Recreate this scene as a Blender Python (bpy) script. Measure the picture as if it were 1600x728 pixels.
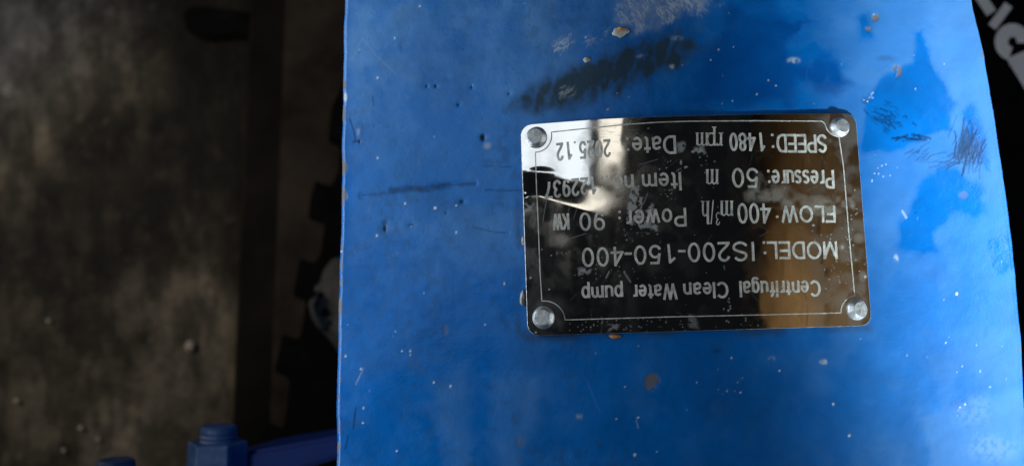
import bpy, bmesh, math, random
import numpy as np
from mathutils import Vector, Matrix

random.seed(7)
for o in list(bpy.data.objects):
    bpy.data.objects.remove(o)
scene = bpy.context.scene
col = scene.collection

# ------------------------------------------------------------------ camera
H = 0.60                      # height of the blue cover's crown above the floor
D = 0.272                     # lens to cover
TILT = math.radians(7.0)
FPX = 1209.0                  # focal length in photo pixels (1600 wide)
CAM = Vector((0.0, -D * math.sin(TILT), H + D * math.cos(TILT)))
cd = bpy.data.cameras.new('camera')
cam = bpy.data.objects.new('camera', cd)
col.objects.link(cam)
cam.location = CAM
cam.rotation_euler = (TILT, 0, 0)
cd.sensor_width = 36.0
cd.lens = 36.0 * FPX / 1600.0
cd.clip_start = 0.01
cd.clip_end = 50
cd.dof.use_dof = True
cd.dof.focus_distance = 0.272
cd.dof.aperture_fstop = 8.0
scene.camera = cam

# ------------------------------------------------------------------ world, lamps, exposure
w = bpy.data.worlds.new('World')
scene.world = w
w.use_nodes = True
w.node_tree.nodes['Background'].inputs[0].default_value = (0.55, 0.62, 0.75, 1)
w.node_tree.nodes['Background'].inputs[1].default_value = 0.008
scene.view_settings.view_transform = 'Standard'
scene.view_settings.look = 'None'
scene.view_settings.gamma = 1.0
scene.view_settings.exposure = 0.0


def area(name, loc, target, sx, sy, power, color, spread=180):
    ld = bpy.data.lights.new(name, 'AREA')
    ld.shape = 'RECTANGLE'
    ld.size, ld.size_y = sx, sy
    ld.energy = power
    ld.color = color
    ld.spread = math.radians(spread)
    o = bpy.data.objects.new(name, ld)
    col.objects.link(o)
    o.location = loc
    o.rotation_euler = (Vector(target) - Vector(loc)).to_track_quat('-Z', 'Y').to_euler()
    return o


# window opening up to the left, behind the photographer
area('window_light', (-0.59, 0.37, H + 1.2), (-0.59, 0.37, 0), 0.70, 0.30, 0.86, (0.86, 0.94, 1.0))
# unseen lamp added to put a beige strip in the plate's reflection
area('strip_lamp', (-0.015, 0.35, H + 1.2), (-0.015, 0.35, 0), 0.23, 0.19, 0.17, (1.0, 0.93, 0.80))
# low lamps added at both sides, out of view, leaving the crown darker
area('right_light', (0.345, -0.05, H + 0.060), (0.10, -0.01, H - 0.015), 0.46, 0.045, 0.46, (0.84, 0.95, 1.0))
# narrow lamp added out of view to brighten the right flank lengthwise
area('right_beam', (0.40, -0.86, H + 0.46), (0.190, 0.0, H - 0.01), 0.06, 0.06, 0.235, (0.80, 0.98, 1.0), 11.5)
area('left_light', (-0.265, 0.0, H + 0.072), (0.0, 0.0, H - 0.01), 0.42, 0.05, 0.60, (0.80, 0.92, 1.0), 130)
# warm fill lamp, added unseen to brighten the stacked boards
area('board_fill', (0.05, -0.22, H + 1.35), (0.66, -0.08, H + 0.95), 0.12, 0.12, 0.85, (1.0, 0.83, 0.55), 75)
# unseen fill lamp added low for the floor on the left
area('floor_light', (-0.85, 0.25, 0.50), (-0.38, 0.0, 0.0), 0.4, 0.3, 1.55, (1.0, 0.93, 0.82))


# ------------------------------------------------------------------ helpers
CT, ST = math.cos(TILT), math.sin(TILT)


def ray(px, py):
    """direction of the line of sight of a photo pixel (numpy friendly)"""
    cx = (np.asarray(px, float) - 800.0) / FPX
    cy = -(np.asarray(py, float) - 364.0) / FPX
    # camera space (cx, cy, -1) rotated about X by TILT
    return cx, cy * CT + ST, cy * ST - CT


def at(px, py, z):
    dx, dy, dz = ray(px, py)
    t = (np.asarray(z, float) - CAM.z) / dz
    return CAM.x + dx * t, CAM.y + dy * t


def P(px, py, z):
    x, y = at(px, py, z)
    return Vector((float(x), float(y), float(z)))


def project(x, y, z):
    X, Y, Z = x - CAM.x, y - CAM.y, z - CAM.z
    cy = Y * CT + Z * ST
    cz = -Y * ST + Z * CT
    return 800.0 + FPX * X / (-cz), 364.0 - FPX * cy / (-cz)


def sstep(a, b, x):
    t = np.clip((x - a) / (b - a), 0, 1)
    return t * t * (3 - 2 * t)


def vnoise(x, y, seed):
    tab = np.random.RandomState(seed).rand(256, 256)
    xi = np.floor(x).astype(int); yi = np.floor(y).astype(int)
    fx = x - xi; fy = y - yi
    fx = fx * fx * (3 - 2 * fx); fy = fy * fy * (3 - 2 * fy)
    a = tab[xi & 255, yi & 255]; b = tab[(xi + 1) & 255, yi & 255]
    c = tab[xi & 255, (yi + 1) & 255]; d = tab[(xi + 1) & 255, (yi + 1) & 255]
    return (a * (1 - fx) + b * fx) * (1 - fy) + (c * (1 - fx) + d * fx) * fy


def fbm(x, y, s, seed, octv=4):
    v = 0; a = 0.5; tot = 0
    for k in range(octv):
        v = v + a * vnoise(x / s + 17.3 * k, y / s + 9.1 * k, seed + k)
        tot += a; a *= 0.5; s *= 0.5
    return v / tot


class Canvas:
    """a raster of marks over a piece of sheet metal, sampled onto its vertices"""
    def __init__(self, x0, y0, x1, y1, res):
        self.x0, self.y0, self.res = x0, y0, res
        self.nx, self.ny = int((x1 - x0) * res), int((y1 - y0) * res)
        self.X, self.Y = np.meshgrid(x0 + np.arange(self.nx) / res, y0 + np.arange(self.ny) / res)

    def new(self, v=0.0):
        return np.full((self.ny, self.nx), float(v))

    def win(self, xa, ya, xb, yb):
        r = self.res
        i0 = max(0, int((ya - self.y0) * r)); i1 = min(self.ny, int((yb - self.y0) * r) + 2)
        j0 = max(0, int((xa - self.x0) * r)); j1 = min(self.nx, int((xb - self.x0) * r) + 2)
        if i1 <= i0 or j1 <= j0:
            return None
        return slice(i0, i1), slice(j0, j1)

    def spot(self, m, x, y, rx, ry=None, v=1.0, hard=0.4, mode='max', rot=0):
        ry = rx if ry is None else ry
        R = max(rx, ry) * 1.5 + 1
        s = self.win(x - R, y - R, x + R, y + R)
        if s is None:
            return
        dx, dy = self.X[s] - x, self.Y[s] - y
        if rot:
            c, q = math.cos(rot), math.sin(rot)
            dx, dy = dx * c + dy * q, -dx * q + dy * c
        d = np.sqrt((dx / rx) ** 2 + (dy / ry) ** 2)
        k = v * sstep(1 + (1 - hard) * 0.5, 1 - (1 - hard) * 0.9, d)
        m[s] = np.maximum(m[s], k) if mode == 'max' else m[s] + k

    def line(self, m, pts, wd, v=1.0, mode='max'):
        for (xa, ya), (xb, yb) in zip(pts[:-1], pts[1:]):
            s = self.win(min(xa, xb) - wd * 2 - 1, min(ya, yb) - wd * 2 - 1, max(xa, xb) + wd * 2 + 1, max(ya, yb) + wd * 2 + 1)
            if s is None:
                continue
            X, Y = self.X[s], self.Y[s]
            L = max(1e-6, (xb - xa) ** 2 + (yb - ya) ** 2)
            t = np.clip(((X - xa) * (xb - xa) + (Y - ya) * (yb - ya)) / L, 0, 1)
            d = np.hypot(X - xa - t * (xb - xa), Y - ya - t * (yb - ya))
            k = v * sstep(wd * 1.3, wd * 0.35, d)
            m[s] = np.maximum(m[s], k) if mode == 'max' else m[s] + k

    def poly(self, m, pts, soft=3.0, wob=6.0, ws=18.0, seed=1, v=1.0):
        xs = [p[0] for p in pts]; ys = [p[1] for p in pts]
        mg = wob + soft * 2 + 4
        s = self.win(min(xs) - mg, min(ys) - mg, max(xs) + mg, max(ys) + mg)
        if s is None:
            return
        X, Y = self.X[s], self.Y[s]
        X2 = X + (fbm(X, Y, ws, seed) - 0.5) * 2 * wob
        Y2 = Y + (fbm(X, Y, ws, seed + 50) - 0.5) * 2 * wob
        d = np.full(X.shape, 1e9); ins = np.zeros(X.shape, bool)
        n = len(pts)
        for i in range(n):
            xa, ya = pts[i]; xb, yb = pts[(i + 1) % n]
            L = max(1e-6, (xb - xa) ** 2 + (yb - ya) ** 2)
            t = np.clip(((X2 - xa) * (xb - xa) + (Y2 - ya) * (yb - ya)) / L, 0, 1)
            d = np.minimum(d, np.hypot(X2 - xa - t * (xb - xa), Y2 - ya - t * (yb - ya)))
            c = (ya > Y2) != (yb > Y2)
            xc = (xb - xa) * (Y2 - ya) / (yb - ya if abs(yb - ya) > 1e-9 else 1e-9) + xa
            ins ^= c & (X2 < xc)
        sd = np.where(ins, d, -d)
        m[s] = np.maximum(m[s], v * sstep(-soft, soft, sd))

    def sample(self, m, px, py):
        fx = np.clip((px - self.x0) * self.res, 0, self.nx - 1.001); fy = np.clip((py - self.y0) * self.res, 0, self.ny - 1.001)
        j = fx.astype(int); i = fy.astype(int); fx = fx - j; fy = fy - i
        if m.ndim == 3:
            fx = fx[..., None]; fy = fy[..., None]
        return (m[i, j] * (1 - fx) + m[i, j + 1] * fx) * (1 - fy) + (m[i + 1, j] * (1 - fx) + m[i + 1, j + 1] * fx) * fy


def link(name, me, mat=None, parent=None):
    o = bpy.data.objects.new(name, me)
    col.objects.link(o)
    if mat and me is not None:
        me.materials.clear()
        me.materials.append(mat)
    if parent:
        o.parent = parent
        o.matrix_parent_inverse = Matrix.Translation(parent.location).inverted()
    return o


def grid_mesh(name, V, flip=False, smooth=True):
    """V: (rows, cols, 3) array -> quad mesh"""
    r, c = V.shape[:2]
    me = bpy.data.meshes.new(name)
    idx = np.arange(r * c).reshape(r, c)
    q = np.stack([idx[:-1, :-1], idx[:-1, 1:], idx[1:, 1:], idx[1:, :-1]], -1).reshape(-1, 4)
    if flip:
        q = q[:, ::-1]
    me.vertices.add(r * c); me.vertices.foreach_set('co', V.reshape(-1).astype(np.float32))
    me.loops.add(q.size); me.loops.foreach_set('vertex_index', q.reshape(-1).astype(np.int32))
    me.polygons.add(len(q))
    me.polygons.foreach_set('loop_start', (np.arange(len(q)) * 4).astype(np.int32))
    me.polygons.foreach_set('loop_total', np.full(len(q), 4, np.int32))
    me.update(calc_edges=True)
    if smooth:
        me.polygons.foreach_set('use_smooth', np.ones(len(me.polygons), bool))
    return me


def attr(me, name, arr):
    if arr.ndim >= 2 and arr.shape[-1] == 3 and arr.ndim == 3:
        a = me.attributes.new(name, 'FLOAT_COLOR', 'POINT')
        rgba = np.concatenate([arr, np.ones(arr.shape[:2] + (1,))], -1)
        a.data.foreach_set('color', rgba.reshape(-1).astype(np.float32))
    else:
        a = me.attributes.new(name, 'FLOAT', 'POINT')
        a.data.foreach_set('value', arr.reshape(-1).astype(np.float32))


def bm_mesh(name, bm, smooth=False):
    bmesh.ops.recalc_face_normals(bm, faces=bm.faces)
    me = bpy.data.meshes.new(name)
    bm.to_mesh(me); bm.free()
    if smooth:
        me.polygons.foreach_set('use_smooth', np.ones(len(me.polygons), bool))
    return me


def tag(o, label=None, cat=None, group=None, kind=None):
    for k, v in (('label', label), ('category', cat), ('group', group), ('kind', kind)):
        if v:
            o[k] = v
    return o


# ------------------------------------------------------------------ materials
def new_mat(name):
    m = bpy.data.materials.new(name)
    m.use_nodes = True
    nt = m.node_tree
    return m, nt, nt.nodes['Principled BSDF']


def N(nt, kind, **kw):
    n = nt.nodes.new(kind)
    for k, v in kw.items():
        if k in ('operation', 'blend_type', 'data_type', 'attribute_name', 'noise_dimensions', 'feature'):
            setattr(n, k, v)
        else:
            n.inputs[k].default_value = v
    return n


def noise_mat(name, c1, c2, scale, rough=0.7, bump=0.2, dist=0.002, detail=6, metallic=0.0, lo=0.35, hi=0.65, stretch=None, spec=0.5, c3=None, s3=3.0, t3=(0.5, 0.7)):
    m, nt, b = new_mat(name)
    tc = nt.nodes.new('ShaderNodeTexCoord')
    mp = nt.nodes.new('ShaderNodeMapping')
    nt.links.new(tc.outputs['Object'], mp.inputs[0])
    if stretch:
        mp.inputs['Scale'].default_value = stretch
    n = N(nt, 'ShaderNodeTexNoise', Scale=scale, Detail=detail, Roughness=0.62)
    nt.links.new(mp.outputs[0], n.inputs['Vector'])
    r = nt.nodes.new('ShaderNodeValToRGB')
    r.color_ramp.elements[0].position = lo; r.color_ramp.elements[0].color = (*c1, 1)
    r.color_ramp.elements[1].position = hi; r.color_ramp.elements[1].color = (*c2, 1)
    nt.links.new(n.outputs['Fac'], r.inputs[0])
    out = r.outputs[0]
    if c3:
        n3 = N(nt, 'ShaderNodeTexNoise', Scale=s3, Detail=5)
        nt.links.new(tc.outputs['Object'], n3.inputs['Vector'])
        r3 = nt.nodes.new('ShaderNodeValToRGB')
        r3.color_ramp.elements[0].position = t3[0]; r3.color_ramp.elements[0].color = (0, 0, 0, 1)
        r3.color_ramp.elements[1].position = t3[1]; r3.color_ramp.elements[1].color = (1, 1, 1, 1)
        nt.links.new(n3.outputs['Fac'], r3.inputs[0])
        mx = N(nt, 'ShaderNodeMix', data_type='RGBA')
        nt.links.new(r3.outputs[0], mx.inputs[0])
        nt.links.new(out, mx.inputs[6])
        mx.inputs[7].default_value = (*c3, 1)
        out = mx.outputs[2]
    nt.links.new(out, b.inputs['Base Color'])
    b.inputs['Roughness'].default_value = rough
    b.inputs['Specular IOR Level'].default_value = spec
    b.inputs['Metallic'].default_value = metallic
    if bump:
        bp = N(nt, 'ShaderNodeBump', Strength=bump, Distance=dist)
        nt.links.new(n.outputs['Fac'], bp.inputs['Height'])
        nt.links.new(bp.outputs[0], b.inputs['Normal'])
    return m


def paint_material():
    m, nt, b = new_mat('blue_paint')
    a = N(nt, 'ShaderNodeAttribute', attribute_name='paint')
    nt.links.new(a.outputs['Color'], b.inputs['Base Color'])
    g = N(nt, 'ShaderNodeAttribute', attribute_name='gloss')
    nt.links.new(g.outputs['Fac'], b.inputs['Roughness'])
    tc = nt.nodes.new('ShaderNodeTexCoord')
    n = N(nt, 'ShaderNodeTexNoise', Scale=900.0, Detail=4.0)
    n2 = N(nt, 'ShaderNodeTexNoise', Scale=130.0, Detail=3.0)
    nt.links.new(tc.outputs['Object'], n.inputs['Vector'])
    nt.links.new(tc.outputs['Object'], n2.inputs['Vector'])
    b1 = N(nt, 'ShaderNodeBump', Strength=0.16, Distance=0.0004)
    b2 = N(nt, 'ShaderNodeBump', Strength=0.17, Distance=0.0012)
    nt.links.new(n.outputs['Fac'], b1.inputs['Height'])
    nt.links.new(n2.outputs['Fac'], b2.inputs['Height'])
    nt.links.new(b1.outputs[0], b2.inputs['Normal'])
    nt.links.new(b2.outputs[0], b.inputs['Normal'])
    b.inputs['Specular IOR Level'].default_value = 0.28
    return m


def plate_material():
    m, nt, b = new_mat('polished_steel_plate')
    b.inputs['Metallic'].default_value = 1.0
    b.inputs['Base Color'].default_value = (0.80, 0.80, 0.79, 1)
    g = N(nt, 'ShaderNodeAttribute', attribute_name='gloss')
    nt.links.new(g.outputs['Fac'], b.inputs['Roughness'])
    d = nt.nodes.new('ShaderNodeBsdfPrincipled')
    a = N(nt, 'ShaderNodeAttribute', attribute_name='dirt_colour')
    nt.links.new(a.outputs['Color'], d.inputs['Base Color'])
    d.inputs['Roughness'].default_value = 0.55
    f = N(nt, 'ShaderNodeAttribute', attribute_name='dirt')
    mx = nt.nodes.new('ShaderNodeMixShader')
    nt.links.new(f.outputs['Fac'], mx.inputs[0])
    nt.links.new(b.outputs[0], mx.inputs[1])
    nt.links.new(d.outputs[0], mx.inputs[2])
    nt.links.new(mx.outputs[0], nt.nodes['Material Output'].inputs[0])
    return m


def concrete_material():
    m, nt, b = new_mat('stained_shaded_concrete')
    a = N(nt, 'ShaderNodeAttribute', attribute_name='stain')  # floor stains and the painted shade
    tc = nt.nodes.new('ShaderNodeTexCoord')
    n = N(nt, 'ShaderNodeTexNoise', Scale=160.0, Detail=6.0)
    nt.links.new(tc.outputs['Object'], n.inputs['Vector'])
    r = nt.nodes.new('ShaderNodeMapRange')
    r.inputs[3].default_value = 0.72; r.inputs[4].default_value = 1.28
    nt.links.new(n.outputs['Fac'], r.inputs[0])
    mx = N(nt, 'ShaderNodeVectorMath', operation='MULTIPLY')
    nt.links.new(a.outputs['Color'], mx.inputs[0]); nt.links.new(r.outputs[0], mx.inputs[1])
    nt.links.new(mx.outputs[0], b.inputs['Base Color'])
    b.inputs['Roughness'].default_value = 0.75
    b.inputs['Specular IOR Level'].default_value = 0.25
    bp = N(nt, 'ShaderNodeBump', Strength=0.5, Distance=0.003)
    nt.links.new(n.outputs['Fac'], bp.inputs['Height']); nt.links.new(bp.outputs[0], b.inputs['Normal'])
    return m


M = {
    'paint': paint_material(),
    'plate': plate_material(),
    'etch': noise_mat('etched_grey', (0.42, 0.41, 0.385), (0.82, 0.80, 0.75), 420, rough=0.5, bump=0.3, dist=0.0003, metallic=0.25),
    'rivet': noise_mat('rivet_aluminium', (0.36, 0.37, 0.39), (0.66, 0.67, 0.69), 600, rough=0.46, bump=0.45, dist=0.0005, metallic=0.85),
    'concrete': concrete_material(),
    'shade_dark': noise_mat('shade_brown', (0.005, 0.004, 0.0032), (0.020, 0.015, 0.011), 11, rough=0.8, bump=0.3, spec=0.15),
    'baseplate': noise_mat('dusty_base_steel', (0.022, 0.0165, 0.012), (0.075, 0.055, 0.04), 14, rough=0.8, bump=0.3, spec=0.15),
    'rubber': noise_mat('black_rubber', (0.003, 0.003, 0.003), (0.008, 0.008, 0.008), 30, rough=0.9, bump=0.2, spec=0.1),
    'grey': noise_mat('grey_plastic', (0.065, 0.062, 0.06), (0.09, 0.086, 0.083), 25, rough=0.6, spec=0.2, bump=0.0),
    'darkblue': noise_mat('casting_blue', (0.001, 0.010, 0.07), (0.003, 0.018, 0.11), 40, rough=0.6, spec=0.15, bump=0.25, dist=0.001),
    'boltblue': noise_mat('bolt_blue', (0.012, 0.038, 0.11), (0.045, 0.08, 0.17), 130, rough=0.45, spec=0.3, bump=0.2, dist=0.001),
    'bag': noise_mat('black_sack', (0.0015, 0.0015, 0.002), (0.004, 0.004, 0.0045), 60, rough=0.95, spec=0.08, bump=0.2, dist=0.001),
    'print': noise_mat('white_print', (0.72, 0.70, 0.72), (0.85, 0.83, 0.84), 40, rough=0.7, bump=0.1),
    'wood': noise_mat('brown_timber', (0.10, 0.058, 0.024), (0.30, 0.19, 0.088), 6, rough=0.6, bump=0.2, stretch=(1, 0.6, 9), lo=0.3, hi=0.7),
    'stone': noise_mat('pale_chip', (0.45, 0.38, 0.30), (0.62, 0.55, 0.46), 80, rough=0.8),
    'flake': noise_mat('paint_flake', (0.36, 0.34, 0.30), (0.55, 0.53, 0.49), 300, rough=0.7, bump=0.3, dist=0.0004),
    'rust': noise_mat('orange_rust', (0.40, 0.14, 0.03), (0.55, 0.24, 0.06), 400, rough=0.8, bump=0.3, dist=0.0004),
    'glue': noise_mat('dried_glue', (0.20, 0.19, 0.18), (0.38, 0.36, 0.34), 300, rough=0.3, bump=0.4, dist=0.0006),
}

# ------------------------------------------------------------------ floor
F = Canvas(-60, -60, 640, 800, 0.6)
X, Y = F.X, F.Y
f1 = fbm(X, Y, 120, 501, 5); f2 = fbm(X, Y, 34, 511, 4); f3 = fbm(X, Y, 12, 521, 3); f4 = fbm(X, Y * .4, 40, 531, 4)
tone = 0.024 + 0.035 * sstep(.4, .7, f1) + 0.030 * sstep(.45, .75, f2) * (0.4 + f1) + 0.030 * (f3 - .5)
pale = F.new()
for pts, v, sd in (([(255, 440), (330, 400), (372, 430), (375, 740), (120, 760), (170, 620), (240, 540)], .060, 3),
                   ([(-60, -60), (210, -60), (190, 60), (120, 150), (60, 260), (-60, 330)], .030, 5), ([(270, 250), (340, 300), (350, 420), (280, 400)], .022, 7),
                   ([(-40, 600), (120, 560), (140, 760), (-40, 760)], .022, 9), ([(310, 430), (368, 430), (366, 640), (320, 600)], .05, 11)):
    t = F.new(); F.poly(t, pts, soft=34, wob=30, ws=60, seed=540 + sd, v=v); pale += t
tone = tone + pale * (0.35 + 1.3 * f2)
oil_shade = F.new()  # pump's shade and dark patches, painted into the floor colour
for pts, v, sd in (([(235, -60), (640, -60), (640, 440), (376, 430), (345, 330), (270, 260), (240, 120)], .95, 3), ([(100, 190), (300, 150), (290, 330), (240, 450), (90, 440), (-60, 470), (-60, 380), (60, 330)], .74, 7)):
    t = F.new(); F.poly(t, pts, soft=40, wob=40, ws=70, seed=570 + sd, v=v); oil_shade = np.maximum(oil_shade, t)
tone = tone * (1 - oil_shade * (0.75 + 0.4 * (f1 - .5)))
spk = F.new()
rs0 = np.random.RandomState(5)
for _ in range(170):
    k = rs0.rand()
    x, y = (rs0.uniform(-20, 240), rs0.uniform(-20, 240)) if k < .6 else (rs0.uniform(0, 370), rs0.uniform(240, 720))
    F.spot(spk, x, y, rs0.uniform(2, 12), rs0.uniform(2, 14), rs0.uniform(.1, .55), hard=.1, rot=rs0.uniform(0, 3))
for (x, y, rx, ry, v) in ((20, 20, 30, 20, .9), (12, 140, 12, 16, .9), (110, 110, 16, 20, .5), (125, 60, 14, 9, .5), (205, 30, 26, 34, .3), (220, 210, 14, 12, .5), (25, 205, 16, 14, .5), (50, 605, 26, 14, .45), (200, 600, 20, 6, .4)):
    F.spot(spk, x, y, rx, ry, v, hard=0, rot=.4)
tone = tone * (.75 + .5 * fbm(X, Y, 7, 581, 3)) * (.7 + .6 * sstep(.4, .6, fbm(X, Y * .35, 22, 585, 3)))
tone = np.maximum(tone + spk * 0.06 * (.2 + 1.6 * f3), 0.005)
cool = sstep(330, 40, X * .8 + Y)
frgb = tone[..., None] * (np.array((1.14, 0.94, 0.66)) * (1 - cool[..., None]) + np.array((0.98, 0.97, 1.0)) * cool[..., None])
fxs = np.concatenate([np.linspace(-1.2, -.72, 14)[:-1], np.linspace(-.72, -.10, 300), np.linspace(-.10, 1.2, 30)[1:]])
fys = np.concatenate([np.linspace(-1.0, -.36, 14)[:-1], np.linspace(-.36, .42, 360), np.linspace(.42, 1.2, 14)[1:]])
gx, gy = np.meshgrid(fxs, fys)
px, py = project(gx, gy, gx * 0)
fz = (fbm(gx + 3, gy + 3, 0.25, 3) - 0.5) * 0.008 + (fbm(gx + 3, gy + 3, 0.02, 4) - .5) * 0.0016
me = grid_mesh('floor', np.stack([gx, gy, fz], -1))
attr(me, 'stain', F.sample(frgb, px, py))  # floor stains and painted shade together
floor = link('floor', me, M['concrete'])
tag(floor, kind='structure')

# ------------------------------------------------------------------ the pump: an empty with parts
pump = bpy.data.objects.new('water_pump', None)
col.objects.link(pump)
pump.location = (0.06, 0, 0)
tag(pump, 'blue painted water pump with a riveted mirror-polished nameplate upside down', 'water pump')

XC = 0.058
RC = 0.62


def cover_z(x, y, plate=False):
    """crowned sheet, twisted down a little where the nameplate's far left corner sits"""
    z = H - (x - XC) ** 2 / (2 * RC)
    e = np.clip(x - 0.108, 0, None)                # the right flank falls away more steeply
    z = z - 0.04 * np.where(e < 0.034, e * e / 0.068, e - 0.017)
    xa, xb, xe, xf = 0.042, 0.027, 0.000, -0.035   # the extra bend: start, full slope, release, end
    k = 0.108
    a = np.clip(xa - x, 0, xa - xb)
    drop = k * a * a / (2 * (xa - xb)) + k * np.clip(xb - x, 0, xb - xe)
    c = np.clip(xe - x, 0, xe - xf)
    drop = drop + k * (c - c * c / (2 * (xe - xf)))
    if plate:
        y0 = 0.003 + 0.010 * np.clip((0.040 - x) / 0.03, 0, 1)
        t = np.clip((y - y0) / 0.011, 0, 1)
        return z - drop * (1 - (1 - t ** 1.6) ** 2)
    return z - drop * sstep(-0.065, 0.019, y)


def surf(px, py, lift=0.0, plate=False):
    z = np.full(np.shape(px), H, float)
    for _ in range(12):
        x, y = at(px, py, z)
        z = cover_z(x, y, plate) + lift
    return x, y, z


# --- marks on the cover (stains, chips, scuffs, dents, painted sheen and shade), drawn over the sheet
C = Canvas(470, -90, 1660, 820, 1.0)
X, Y = C.X, C.Y
rs = np.random.RandomState(11)
dust_haze = C.new(); grease_shade = C.new(); scuff = C.new(); chip = C.new(); ink_shade = C.new(); speck = C.new(); hole = C.new(); dent = C.new(); clean = C.new(); rust = C.new()

n1 = fbm(X, Y, 140, 21, 5); n2 = fbm(X, Y, 40, 31, 4); n3 = fbm(X, Y * 0.35, 60, 41, 4); nf = fbm(X, Y, 6, 61, 3)
dust_haze += 0.03 + 0.10 * sstep(0.45, 0.7, n1) + 0.05 * sstep(0.5, 0.75, n2)
# dust film on the right flank; window sheen painted pale along the upper left
dust_haze += 0.19 * sstep(1270, 1370, X + (n2 - 0.5) * 60) * (0.7 + 0.6 * (n1 - 0.5))
dust_haze += 0.24 * sstep(1010, 800, X + (n2 - .5) * 80) * sstep(480, 300, Y + (n1 - 0.5) * 150) * sstep(536, 556, X + (n2 - .5) * 16) * (.75 + .5 * (n2 - .5))
dust_haze += 0.15 * sstep(1235, 1310, X + (n1 - .5) * 90) * sstep(230, 120, Y + (n2 - .5) * 60)  # reflected haze at the upper right, painted as a paler film
dust_haze += 0.10 * sstep(1130, 1090, X) * sstep(200, 40, Y) * sstep(0.35, 0.65, n2)
# pale sheen streaks painted into the colour, mostly low on the sheet
for pts, v, sd in (([(768, 585), (838, 590), (840, 650), (800, 740), (765, 790), (770, 660)], 0.18, 3),
                   ([(690, 600), (735, 560), (740, 760), (690, 790)], 0.15, 5),
                   ([(690, 330), (815, 320), (815, 420), (760, 428), (700, 400)], 0.17, 9),
                   ([(540, 20), (640, 0), (660, 200), (560, 260)], 0.05, 11),
                   ([(1440, 660), (1600, 600), (1600, 760), (1460, 760)], 0.22, 17)):
    t = C.new(); C.poly(t, pts, soft=12, wob=14, ws=30, seed=sd, v=v); dust_haze += t
# wiped or wet patches with crisp borders
for k, pts in enumerate((
        [(1346, 240), (1345, 197), (1358, 147), (1376, 118), (1402, 108), (1427, 97), (1429, 50), (1440, 43), (1454, 89), (1473, 128), (1478, 152), (1496, 162), (1488, 176), (1490, 205), (1456, 213), (1440, 222), (1408, 235)],
        [(1428, 310), (1461, 262), (1496, 262), (1530, 290), (1545, 330), (1520, 345), (1497, 332), (1462, 366), (1470, 392), (1440, 402), (1408, 394), (1402, 350)],
        [(1542, 372), (1575, 366), (1586, 420), (1568, 434), (1546, 418)],
        [(1070, 170), (1090, 100), (1122, 62), (1180, 18), (1270, 24), (1282, 30), (1222, 68), (1300, 76), (1318, 92), (1332, 128), (1288, 136), (1262, 112), (1232, 165)],
        [(1340, 30), (1358, 22), (1366, 60), (1340, 66)],
        [(1500, 175), (1524, 160), (1542, 215), (1548, 268), (1538, 270)])):
    C.poly(clean, pts, soft=(6, 8, 5, 14, 8, 6)[k], wob=(8, 10, 8, 22, 8, 8)[k], ws=24, seed=70 + k * 3)
edge = clean * (1 - clean) * 4
dust_haze = dust_haze * (1 - 0.9 * clean) + 0.04 * edge

# greasy rubbed band above the plate
band = [(798, 168), (815, 146), (846, 128), (890, 110), (924, 99), (956, 84), (1003, 64), (1055, 52), (1096, 72), (1064, 106), (1020, 118), (987, 132), (950, 150), (900, 170), (850, 178)]
t = C.new(); C.poly(t, band, soft=17, wob=16, ws=22, seed=91)
rib = 0.86 + 0.14 * np.sin((X * 0.98 + Y * 0.25 + 26 * fbm(X, Y, 26, 95)) * 2 * math.pi / 19)
lob = C.new()
for _ in range(150):
    q = rs.rand(); lx, ly = 826 + 255 * q + rs.randn() * 6, 152 - 80 * q + rs.randn() * 16
    C.spot(lob, lx, ly, rs.uniform(4, 10), rs.uniform(9, 24), rs.uniform(.18, .42), hard=0, mode='add', rot=rs.uniform(-.1, .5))
grease_shade = np.maximum(grease_shade, 1.35 * np.clip(lob, 0, 1.1) * (0.25 + 0.75 * t) * (0.45 + .75 * fbm(X, Y, 9, 94)))
grease_shade = np.maximum(grease_shade, .95 * t * np.clip(rib * (0.38 + 1.0 * fbm(X, Y, 14, 93)), 0, 1))
nz9 = sstep(0.3, 0.7, fbm(X, Y, 9, 97))
for (x, y, rx, ry, v) in ((728, 20, 20, 26, .25), (775, 70, 7, 18, .35), (765, 30, 8, 9, .3), (860, 22, 18, 14, .25), (625, 75, 4, 10, .35), (1385, 92, 16, 5, .5), (1360, 40, 12, 18, .2), (640, 220, 8, 22, .12)):
    t = C.new(); C.spot(t, x, y, rx, ry, v, hard=0.0)
    grease_shade = np.maximum(grease_shade, t * nz9)

# pale rubbed cloth-weave scuffs
def dashes(m, pts_poly, n, ang, ln, wd, v, sd):
    t = C.new(); C.poly(t, pts_poly, soft=9, wob=22 if n > 300 else 9, ws=26, seed=sd)
    t *= sstep(.28, .6, fbm(C.X, C.Y, 17, sd + 7))
    xs_ = [p[0] for p in pts_poly]; ys_ = [p[1] for p in pts_poly]
    d = C.new()
    for _ in range(n):
        x, y = rs.uniform(min(xs_), max(xs_)), rs.uniform(min(ys_), max(ys_))
        a = ang + rs.randn() * .3; L = ln * rs.uniform(.3, 1.6)
        C.line(d, [(x, y), (x + math.cos(a) * L, y + math.sin(a) * L)], wd * rs.uniform(.5, 1.2), v * rs.uniform(.3, 1))
    np.maximum(m, d * t, out=m)


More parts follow.
